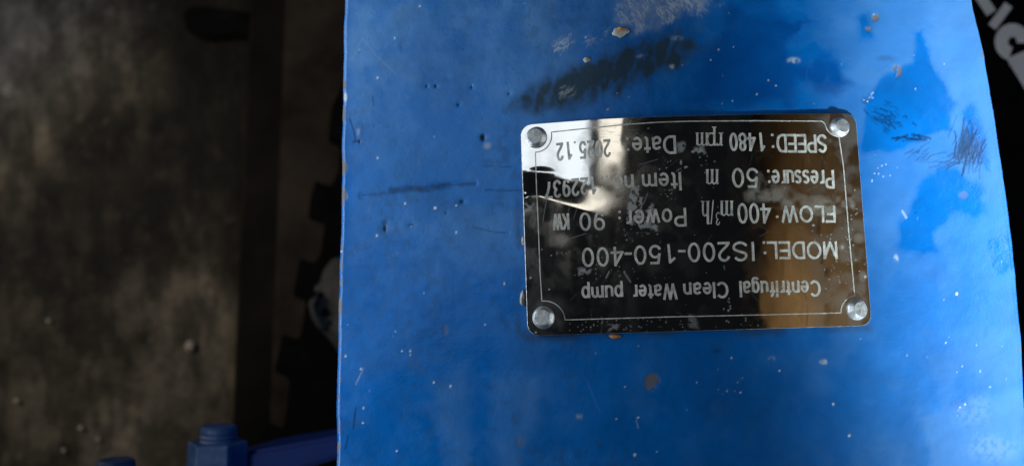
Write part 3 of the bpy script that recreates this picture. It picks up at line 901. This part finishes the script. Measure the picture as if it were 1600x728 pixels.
def word(s, xs, xe, ys_, ye, cap, sw=None):
    """xs: start edge (right in the photo), xe: end edge (left); ys_/ye: baseline y at start and end; cap: capital height, photo px"""
    sw = sw or 3.9
    st = sw / cap * 1.05
    cur, lay = 0.0, []
    for ch in s:
        wdt, S = GL[ch]
        lay.append((cur, S)); cur += wdt + st + 0.115
    total = cur - st - 0.115
    span = abs(xs - xe) - sw
    out = []
    for ox, S in lay:
        for pts in S:
            pp = []
            for x, y in pts:
                t = (ox + x) / total if total > 1e-6 else 0.5
                yb = ys_ + (ye - ys_) * t
                Yp = yb + sw / 2 + y * (cap - sw)
                pp.append((xs - sw / 2 - span * t + (Yp - yb) * 0.05, Yp))
            if len(pp) == 2:        # straight strokes get square ends so that corners close
                (xa, ya), (xb, yb2) = pp
                L = math.hypot(xb - xa, yb2 - ya) or 1
                ex, ey = (xb - xa) / L * sw * .42, (yb2 - ya) / L * sw * .42
                pp = [(xa - ex, ya - ey), (xb + ex, yb2 + ey)]
            out += stroke_quads(pp, sw)
    return out


def one(xr, xl, yb, cap):
    wd = 3.9
    x = xl + wd / 2 + 0.4
    return stroke_quads([(x, yb), (x + cap * 0.10, yb + cap)], wd) + stroke_quads([(x + cap * 0.10 - wd * .3, yb + cap - wd * .4), (x + (xr - xl) * 0.42, yb + cap * 0.86), (xr, yb + cap * 0.70)], wd)


# serif unit letters, drawn as strokes in a unit box (x right, y up, baseline 0, x-height 1)
def serif(ch):
    t, T = 0.10, 0.17      # thin, thick
    S = []
    def ln(a, b, wd): S.append(([a, b], wd))
    if ch == 'm':
        for x in (0.16, 0.62, 1.08):
            ln((x, 0), (x, 0.92), T); ln((x - 0.15, 0.03), (x + 0.15, 0.03), 0.06)
        ln((0.0, 0.93), (0.2, 0.97), 0.07)
        for x in (0.16, 0.62):
            S.append(([(x, 0.72), (x + .12, .90), (x + .28, .96), (x + .40, .90), (x + .46, .74)], 0.11))
        return S, 1.24
    if ch == 'r':
        ln((0.18, 0), (0.18, 0.95), T); ln((0.0, 0.03), (0.38, 0.03), 0.06); ln((0, 0.93), (0.2, 0.97), 0.07)
        S.append(([(0.18, 0.66), (0.30, 0.88), (0.42, 0.96), (0.54, 0.92)], 0.11)); ln((0.50, 0.95), (0.56, 0.80), 0.13)
        return S, 0.62
    if ch == 'p':
        ln((0.18, -0.42), (0.18, 0.95), T); ln((0.0, -0.42), (0.38, -0.42), 0.06); ln((0, 0.93), (0.2, 0.97), 0.07)
        S.append(([(0.18, .78), (.34, .94), (.52, .96), (.68, .80), (.74, .50), (.68, .20), (.52, .04), (.34, .04), (.18, .16)], 0.12))
        return S, 0.82
    if ch == 'h':
        ln((0.18, 0), (0.18, 1.48), T); ln((0.0, 0.03), (0.36, 0.03), 0.06); ln((0.0, 1.46), (0.2, 1.50), 0.07)
        S.append(([(0.18, .72), (.32, .92), (.48, .97), (.60, .90), (.66, .72), (.66, 0)], 0.13)); ln((0.5, 0.03), (0.84, 0.03), 0.06)
        return S, 0.86
    if ch == '/':
        ln((0.0, -0.02), (0.34, 1.55), 0.09)
        return S, 0.36
    if ch == '3':
        S.append(([(0.04, 1.28), (.14, 1.44), (.28, 1.48), (.40, 1.38), (.38, 1.22), (.22, 1.12), (.38, 1.04), (.44, .88), (.36, .72), (.20, .66), (.04, .74)], 0.085))
        return S, 0.48
    return S, 0.3


def serif_word(items, cap):
    """items: (char, start x, end x, baseline y) in photo px; cap: x-height in px"""
    polys = []
    for ch, xs, xe, yb in items:
        S, wdt = serif(ch)
        for pts, wd in S:
            pp = [(xs + (xe - xs) * x / wdt, yb + y * cap) for x, y in pts]
            horiz = abs(pts[0][1] - pts[-1][1]) < 0.05 and len(pts) == 2
            scale = cap if horiz else abs(xe - xs) / wdt
            polys += stroke_quads(pp, max(1.5, wd * (scale + cap) / 2))
    return polys


def dot(x, y, r=2.3):
    return [[(x + r * math.cos(k * math.pi / 4), y + r * math.sin(k * math.pi / 4)) for k in range(8)]]


def sq(x, y, r=1.9):
    return [[(x - r, y - r), (x + r, y - r), (x + r, y + r), (x - r, y + r)]]


L1 = word('Centrifugal', 1281.7, 1154.8, 437.5, 438.5, 26) + word('Clean', 1137.6, 1067, 439.8, 441, 26) + word('Water', 1057.8, 987, 442.5, 444.5, 25.5) + word('pump', 973, 908, 444.5, 446.5, 26)
L2 = word('MODEL', 1307.8, 1197.5, 377, 377, 28) + sq(1193.5, 379) + sq(1195.5, 395) + word('I', 1178.7, 1173, 377.5, 377.5, 30.5) + word('S200', 1168, 1074, 377, 379, 31) + word('-', 1070.8, 1058.6, 380, 380, 31) + \
    one(1054.8, 1042, 381.5, 30) + word('50', 1032.5, 990, 382, 383.5, 30.5) + word('-', 987, 975, 384.0, 384.0, 31) + word('400', 974, 908.5, 385, 387, 30.5)
L3 = word('FLOW', 1304.8, 1220, 320.8, 321, 27) + sq(1214.5, 338.5) + word('400', 1204, 1151.5, 317.2, 317.4, 32) + serif_word([('m', 1146, 1125, 313.5), ('3', 1125, 1118.5, 316), ('/', 1114.5, 1111, 313), ('h', 1109, 1095, 314)], 24) + \
    word('Power', 1071.8, 976, 324.4, 328.3, 29.5) + dot(968, 331) + dot(968, 340.5) + word('90', 944.7, 904.7, 331, 332, 29) + word('KW', 889, 862.6, 333, 334, 26)
L4 = word('Pressure', 1303, 1205, 265.5, 265, 29.5) + sq(1200.5, 267.5) + sq(1202, 284) + word('50', 1184.5, 1143, 262.5, 262.5, 31) + serif_word([('m', 1123, 1102.6, 264.7)], 23.5) + \
    word('Item', 1064, 1002.5, 268.8, 270.5, 29) + word('no', 989.7, 957, 272, 273.5, 29) + sq(948.5, 275.5) + sq(940, 277.5) + sq(940.5, 293.5) + one(931, 922.5, 275.6, 28) + word('22937', 919, 849.5, 276.8, 282.8, 28.2)
L5 = word('SPEED', 1291.6, 1212.5, 210, 209.4, 29.2) + sq(1206.5, 211) + sq(1208, 229) + one(1194.5, 1185.5, 207.6, 29) + word('480', 1180.5, 1139, 207.6, 207.4, 29) + serif_word([('r', 1129.8, 1119, 207.5), ('p', 1119.5, 1104, 207.5), ('m', 1107, 1087, 207.5)], 20.5) + \
    word('Date', 1055.6, 987, 211.6, 214.2, 29) + sq(980, 217) + sq(981.5, 234) + word('2025', 954, 904, 217.5, 220.6, 28) + sq(898, 222.5, 1.6) + one(893, 884.5, 221.6, 28) + word('2', 880, 868.4, 222.6, 223.6, 28.5)
for polys, txt in ((L1, 'etched first line of text, nearest the lower rim'), (L2, 'etched model line'), (L3, 'etched flow and power line'), (L4, 'etched pressure and item line'), (L5, 'etched speed and date line, nearest the upper rim')):
    o = flat_mesh('lettering', polys, M['etch'], plate)
    o['label'] = txt

# --- drive rivets: cone shoulder, flat hammered head
def rivet(px, py, rot, k=1.0):
    x, y, z = (float(v) for v in on_plate(np.array(px, float), np.array(py, float)))
    bm = bmesh.new()
    prof = [(0.0038, -0.0030), (0.0039, 0.0002), (0.0037, 0.0007), (0.0028, 0.0020), (0.0026, 0.0022), (0.0014, 0.00222), (0.0, 0.00224)]
    seg = 48
    rr = random.Random(px)
    rings = []
    for r, h in prof[:-1]:
        rings.append([bm.verts.new((r * k * math.cos(2 * math.pi * i / seg) * (1 + .02 * rr.random()), r * k * math.sin(2 * math.pi * i / seg) * (1 + .02 * rr.random()), h * k)) for i in range(seg)])
    tip = bm.verts.new((0, 0, prof[-1][1] * k))
    for a, b in zip(rings[:-1], rings[1:]):
        for i in range(seg):
            bm.faces.new((a[i], a[(i + 1) % seg], b[(i + 1) % seg], b[i]))
    for i in range(seg):
        bm.faces.new((rings[-1][i], rings[-1][(i + 1) % seg], tip))
    e = 1e-4
    nx = -(float(cover_z(x + e, y)) - float(cover_z(x - e, y))) / (2 * e)
    ny = -(float(cover_z(x, y + e)) - float(cover_z(x, y - e))) / (2 * e)
    nrm = Vector((nx + rot[0], ny + rot[1], 1)).normalized()
    bm.transform(Matrix.Translation((x, y, z)) @ nrm.to_track_quat('Z', 'Y').to_matrix().to_4x4())
    me = bm_mesh('rivet', bm, True)
    me.set_sharp_from_angle(angle=math.radians(24))
    return link('rivet', me, M['rivet'], plate)


rivet(838, 215, (-0.05, 0.03))
rivet(1312, 199, (0.10, 0.05), 0.92)
rivet(1339, 483, (0.10, 0.0), 0.96)
rivet(849, 496, (-0.12, -0.02))


# --- small flakes and dried glue
def lump(name, px, py, rx, ry, h, mat, parent, seed, base=surf):
    x, y, z = (float(v) for v in base(np.array(px, float), np.array(py, float)))
    bm = bmesh.new()
    bmesh.ops.create_icosphere(bm, subdivisions=3, radius=1)
    for v in bm.verts:
        n_ = 0.75 + 0.5 * float(vnoise(np.array(v.co.x * 2 + 9), np.array(v.co.y * 2 + v.co.z + 9), seed))
        v.co = Vector((v.co.x * rx * n_, v.co.y * ry * n_, v.co.z * h * n_))
    bm.transform(Matrix.Translation((x, y, z)))
    return link(name, bm_mesh(name, bm, True), mat, parent)


lump('paint_flake', 969, 50, .0028, .0020, .0006, M['flake'], pump, 1)
lump('paint_flake', 970, 46, .0014, .0007, .0011, M['rust'], pump, 2)
lump('paint_flake', 917, 94, .0013, .0009, .0006, M['flake'], pump, 3)
lump('paint_flake', 961, 525.5, .0020, .0007, .0006, M['rust'], pump, 4)
lump('glue_blob', 818.5, 376, .0010, .0016, .0014, M['glue'], pump, 5)
lump('glue_blob', 817, 466, .0011, .0027, .0014, M['glue'], pump, 6)

# ------------------------------------------------------------------ flange, studs and nuts at the lower left
ZB = H - 0.165
axis = Vector((0.02, 1, 0.05)).normalized()


def prism(name, p0, p1, radius, seg, mat, parent, phase=0.0, chamfer=0.12, thread=False):
    d = (p1 - p0); L = d.length
    bm = bmesh.new()
    if thread:
        hs = [(0, 1)]
        n = int((L - 0.002) / 0.0025)
        for i in range(n * 2):
            hs.append(((i + 1) * 0.00125, 1.0 if i % 2 else 0.93))
        hs += [(L - 0.0012, 0.97), (L, 0.84)]
    else:
        hs = [(0, 1 - chamfer), (L * chamfer * .6, 1), (L * (1 - chamfer * .6), 1), (L, 1 - chamfer)]
    rings = [[bm.verts.new((radius * k * math.cos(phase + 2 * math.pi * i / seg), radius * k * math.sin(phase + 2 * math.pi * i / seg), h)) for i in range(seg)] for h, k in hs]
    for a, b in zip(rings[:-1], rings[1:]):
        for i in range(seg):
            bm.faces.new((a[i], a[(i + 1) % seg], b[(i + 1) % seg], b[i]))
    bm.faces.new(rings[0]); bm.faces.new(rings[-1])
    bm.transform(Matrix.Translation(p0) @ d.to_track_quat('Z', 'Y').to_matrix().to_4x4())
    if not thread:
        bmesh.ops.bevel(bm, geom=[e for e in bm.edges], offset=radius * 0.04, segments=2, affect='EDGES', profile=0.6)
    return link(name, bm_mesh(name, bm), mat, parent)


for (nx_, ny_, sx_, sy_) in ((341, 688, 340, 664), (180, 743, 180, 717)):
    top_n = P(nx_, ny_, ZB + 0.004); tip = P(sx_, sy_, ZB + 0.004)
    tip = top_n + axis * (tip - top_n).length
    prism('nut', top_n - axis * 0.020, top_n, 0.0158, 6, M['boltblue'], pump, phase=math.radians(8), chamfer=0.07)
    prism('stud', top_n - axis * 0.03, tip, 0.0098, 24, M['boltblue'], pump, thread=True)
# oblique cast flange carrying the studs
bm = bmesh.new()
fl = [P(60, 800, ZB), P(250, 748, ZB), P(388, 705, ZB), P(525, 681, ZB), P(620, 662, ZB), P(620, 696, ZB), P(525, 717, ZB), P(470, 734, ZB), P(380, 790, ZB), P(60, 890, ZB)]
tv = [bm.verts.new(p) for p in fl]
f = bm.faces.new(tv)
ex = bmesh.ops.extrude_face_region(bm, geom=[f])
for v in ex['geom']:
    if isinstance(v, bmesh.types.BMVert):
        v.co.z -= 0.05
bmesh.ops.bevel(bm, geom=list(bm.edges), offset=0.002, segments=2, affect='EDGES')
link('flange', bm_mesh('flange', bm), M['darkblue'], pump)

# dark slab standing in for the shade at the pump's left flank
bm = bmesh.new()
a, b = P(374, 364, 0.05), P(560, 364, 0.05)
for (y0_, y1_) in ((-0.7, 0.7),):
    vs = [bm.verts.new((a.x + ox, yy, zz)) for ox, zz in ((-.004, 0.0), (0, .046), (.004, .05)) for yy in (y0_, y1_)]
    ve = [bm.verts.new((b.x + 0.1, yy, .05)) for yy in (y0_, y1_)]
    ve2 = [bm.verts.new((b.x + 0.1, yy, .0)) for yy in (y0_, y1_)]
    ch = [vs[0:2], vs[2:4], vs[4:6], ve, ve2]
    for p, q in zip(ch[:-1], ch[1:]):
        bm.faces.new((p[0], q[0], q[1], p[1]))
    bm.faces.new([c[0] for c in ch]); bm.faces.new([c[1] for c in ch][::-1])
link('shade_slab', bm_mesh('shade_slab', bm), M['shade_dark'], pump)
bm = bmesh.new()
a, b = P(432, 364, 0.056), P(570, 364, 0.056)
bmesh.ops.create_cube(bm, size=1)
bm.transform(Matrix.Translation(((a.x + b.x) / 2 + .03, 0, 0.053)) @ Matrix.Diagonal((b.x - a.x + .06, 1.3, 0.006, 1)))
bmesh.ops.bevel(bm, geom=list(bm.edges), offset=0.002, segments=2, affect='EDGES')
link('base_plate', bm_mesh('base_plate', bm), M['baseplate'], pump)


# ------------------------------------------------------------------ things around the pump
def slab(name, pts_px, z, th, mat, bev=0.002):
    bm = bmesh.new()
    vs = [bm.verts.new(P(x, y, z)) for x, y in pts_px]
    f = bm.faces.new(vs)
    ex = bmesh.ops.extrude_face_region(bm, geom=[f])
    for v in ex['geom']:
        if isinstance(v, bmesh.types.BMVert):
            v.co.z -= th
    if bev:
        bmesh.ops.bevel(bm, geom=list(bm.edges), offset=bev, segments=2, affect='EDGES')
    return link(name, bm_mesh(name, bm), mat)


mat_pts = [(640, 120), (540, 120), (517, 168), (512, 222), (530, 224), (528, 268), (512, 300), (494, 280), (484, 310), (481, 342), (508, 346), (500, 398), (486, 414), (468, 402), (456, 462), (478, 470), (470, 520), (462, 534), (440, 522), (428, 580), (452, 592), (446, 650), (440, 672), (415, 662), (400, 740), (390, 860), (640, 860)]
o = slab('rubber_mat', mat_pts, 0.068, 0.0115, M['rubber'])
tag(o, 'black rubber mat with notched puzzle edge beneath the blue cover', 'mat')
o = slab('rubber_strip', [(284, 22), (292, 10), (320, 8), (345, 14), (372, 14), (395, 28), (418, 34), (417, 66), (395, 66), (370, 58), (315, 62), (290, 48)], 0.012, 0.009, M['rubber'], bev=0.003)
tag(o, 'short black rubber strip lying on the dark floor above left', 'rubber strip')

# grey moulded handle with a slot, half hidden under the cover
def handle():
    zt = 0.16
    outer = [(530, 396), (515, 406), (503, 422), (498, 440), (498, 452), (486, 458), (480, 474), (484, 494), (494, 512), (508, 524), (520, 540), (532, 560), (560, 580), (620, 560), (620, 400)]
    inner = [(494, 478), (500, 470), (508, 478), (517, 492), (517, 502), (506, 505), (498, 494)]
    bm = bmesh.new()
    def loop(pts, close=True):
        vs = [bm.verts.new(P(x, y, zt)) for x, y in pts]
        return [bm.edges.new((vs[i], vs[(i + 1) % len(vs)])) for i in range(len(vs))]
    es = loop(outer) + loop(inner)
    bmesh.ops.triangle_fill(bm, edges=es, use_beauty=True)
    g = bmesh.ops.extrude_face_region(bm, geom=list(bm.faces))
    for v in g['geom']:
        if isinstance(v, bmesh.types.BMVert):
            v.co.z -= 0.03
    bmesh.ops.recalc_face_normals(bm, faces=bm.faces)
    bmesh.ops.bevel(bm, geom=[e for e in bm.edges if e.is_manifold and e.calc_face_angle(0) > 0.6], offset=0.006, segments=3, affect='EDGES')
    return link('plastic_handle', bm_mesh('plastic_handle', bm, True), M['grey'])


tag(handle(), 'grey moulded plastic handle with a slot, peeking out beside the blue cover', 'handle')

# chips of stone on the floor
def chip_obj(px, py, r, seed, label, group=None):
    p = P(px, py, 0.004)
    bm = bmesh.new()
    bmesh.ops.create_icosphere(bm, subdivisions=2, radius=1)
    rr = random.Random(seed)
    for v in bm.verts:
        v.co = Vector((v.co.x * r * rr.uniform(.75, 1.15), v.co.y * r * rr.uniform(.75, 1.15), v.co.z * r * .5 * rr.uniform(.7, 1.1)))
    bm.transform(Matrix.Translation(p))
    o = link('stone_chip', bm_mesh('stone_chip', bm), M['stone'])
    return tag(o, label, 'stone chip', group)


chip_obj(297, 541, 0.0060, 1, 'largest pale stone chip on the floor, above the blue nut')
for i, (x, y, r, lb) in enumerate(((25, 626, .0026, 'tiny pale stone chip nearest the left frame edge'), (126, 668, .0030, 'tiny pale stone chip left of the blue nut, upper of the lower cluster'),
                                  (99, 703, .0026, 'tiny pale stone chip lowest on the floor at left'), (153, 685, .0022, 'tiny pale stone chip between the lower cluster and the blue nut'), (75, 501, .0022, 'tiny pale stone chip at mid height of the left floor'))):
    chip_obj(x, y, r, 10 + i, lb, 'tiny stone chips on the floor')

# black sack with white print, right of the cover
bag = bpy.data.objects.new('black_sack', None); col.objects.link(bag)
BZ = H - 0.24


def bag_z(x, y):
    return BZ + 0.012 * (fbm(x + 1, y + 1, 0.09, 401, 3) - .5) - 0.9 * np.maximum(0, np.hypot((x - 0.40) / 1.0, (y - 0.14) / 1.05) - 0.13) ** 2


bag.location = (0.40, 0.14, 0)
tag(bag, 'black printed sack with large white letters behind the cover on the right', 'sack')
ang = np.linspace(0, 2 * math.pi, 97); rad = np.concatenate([np.linspace(0.0, 0.24, 60), [0.246, 0.25, 0.252, 0.252, 0.25]])
bx = 0.40 + np.outer(rad, np.cos(ang)); by = 0.14 + np.outer(rad, np.sin(ang)) * 0.98
bz = bag_z(bx, by)
for k, dz in enumerate((0.004, 0.012, 0.03, 0.15, 0.345)):
    bz[60 + k] = bz[59] - dz
bz = np.maximum(bz, 0.002)
link('sack_body', grid_mesh('sack_body', np.stack([bx, by, bz], -1)), M['bag'], bag)


def on_bag(px, py, lift=0.0):
    z = np.full(np.shape(px), BZ, float)
    for _ in range(12):
        x, y = at(px, py, z); z = bag_z(x, y) + lift
    return x, y, z


def fill(polys, step=5):
    return [q for q in polys]


letters = []
letters.append(stroke_quads(dense([(1521, -22), (1549, 21)], 4), 17) + stroke_quads(dense([(1550, 43), (1576, 8)], 4), 14))
ring = arc(1582, 66, 17, 100, 365, 18)
ring = [(1582 + (x - 1582) * 1.02, 66 + (y - 66) * 1.08) for x, y in ring]
letters.append(stroke_quads(ring, 21))
letters.append(stroke_quads(dense([(1576, 98), (1625, 78)], 4), 14) + stroke_quads(dense([(1588, 100), (1618, 150)], 4), 18) + stroke_quads(dense([(1600, 92), (1625, 130)], 4), 18))
for pl in letters:
    flat_mesh('printed_letter', pl, M['print'], bag, lift=0.0006, mapper=on_bag)

# timber glimpsed at the right and mirrored in the plate: stacked boards
stack = bpy.data.objects.new('board_stack', None); col.objects.link(stack)
stack.location = (0.66, 0.1, 0)
tag(stack, 'upright stack of brown timber boards at the far right', 'boards')
rr = random.Random(4)
z = 0.0
wood_me = None
bi = 0
while z < 1.86:
    hgt = rr.choice((0.085, 0.11, 0.14))
    dx = rr.uniform(-.004, .004)
    bm = bmesh.new()
    bmesh.ops.create_cube(bm, size=1)
    bm.transform(Matrix.Translation((0.66 + dx, 0.15, z + hgt / 2)) @ Matrix.Diagonal((0.03, 1.5, hgt - 0.004, 1)))
    bmesh.ops.bevel(bm, geom=list(bm.edges), offset=0.003, segments=1, affect='EDGES')
    link('board', bm_mesh('board', bm), M['wood'], stack)
    z += hgt
o = slab('wood_offcut', [(1572, 436), (1640, 432), (1640, 496), (1578, 492)], H - 0.26, 0.03, M['wood'])
tag(o, 'brown wood offcut just showing beside the cover at right', 'wood')
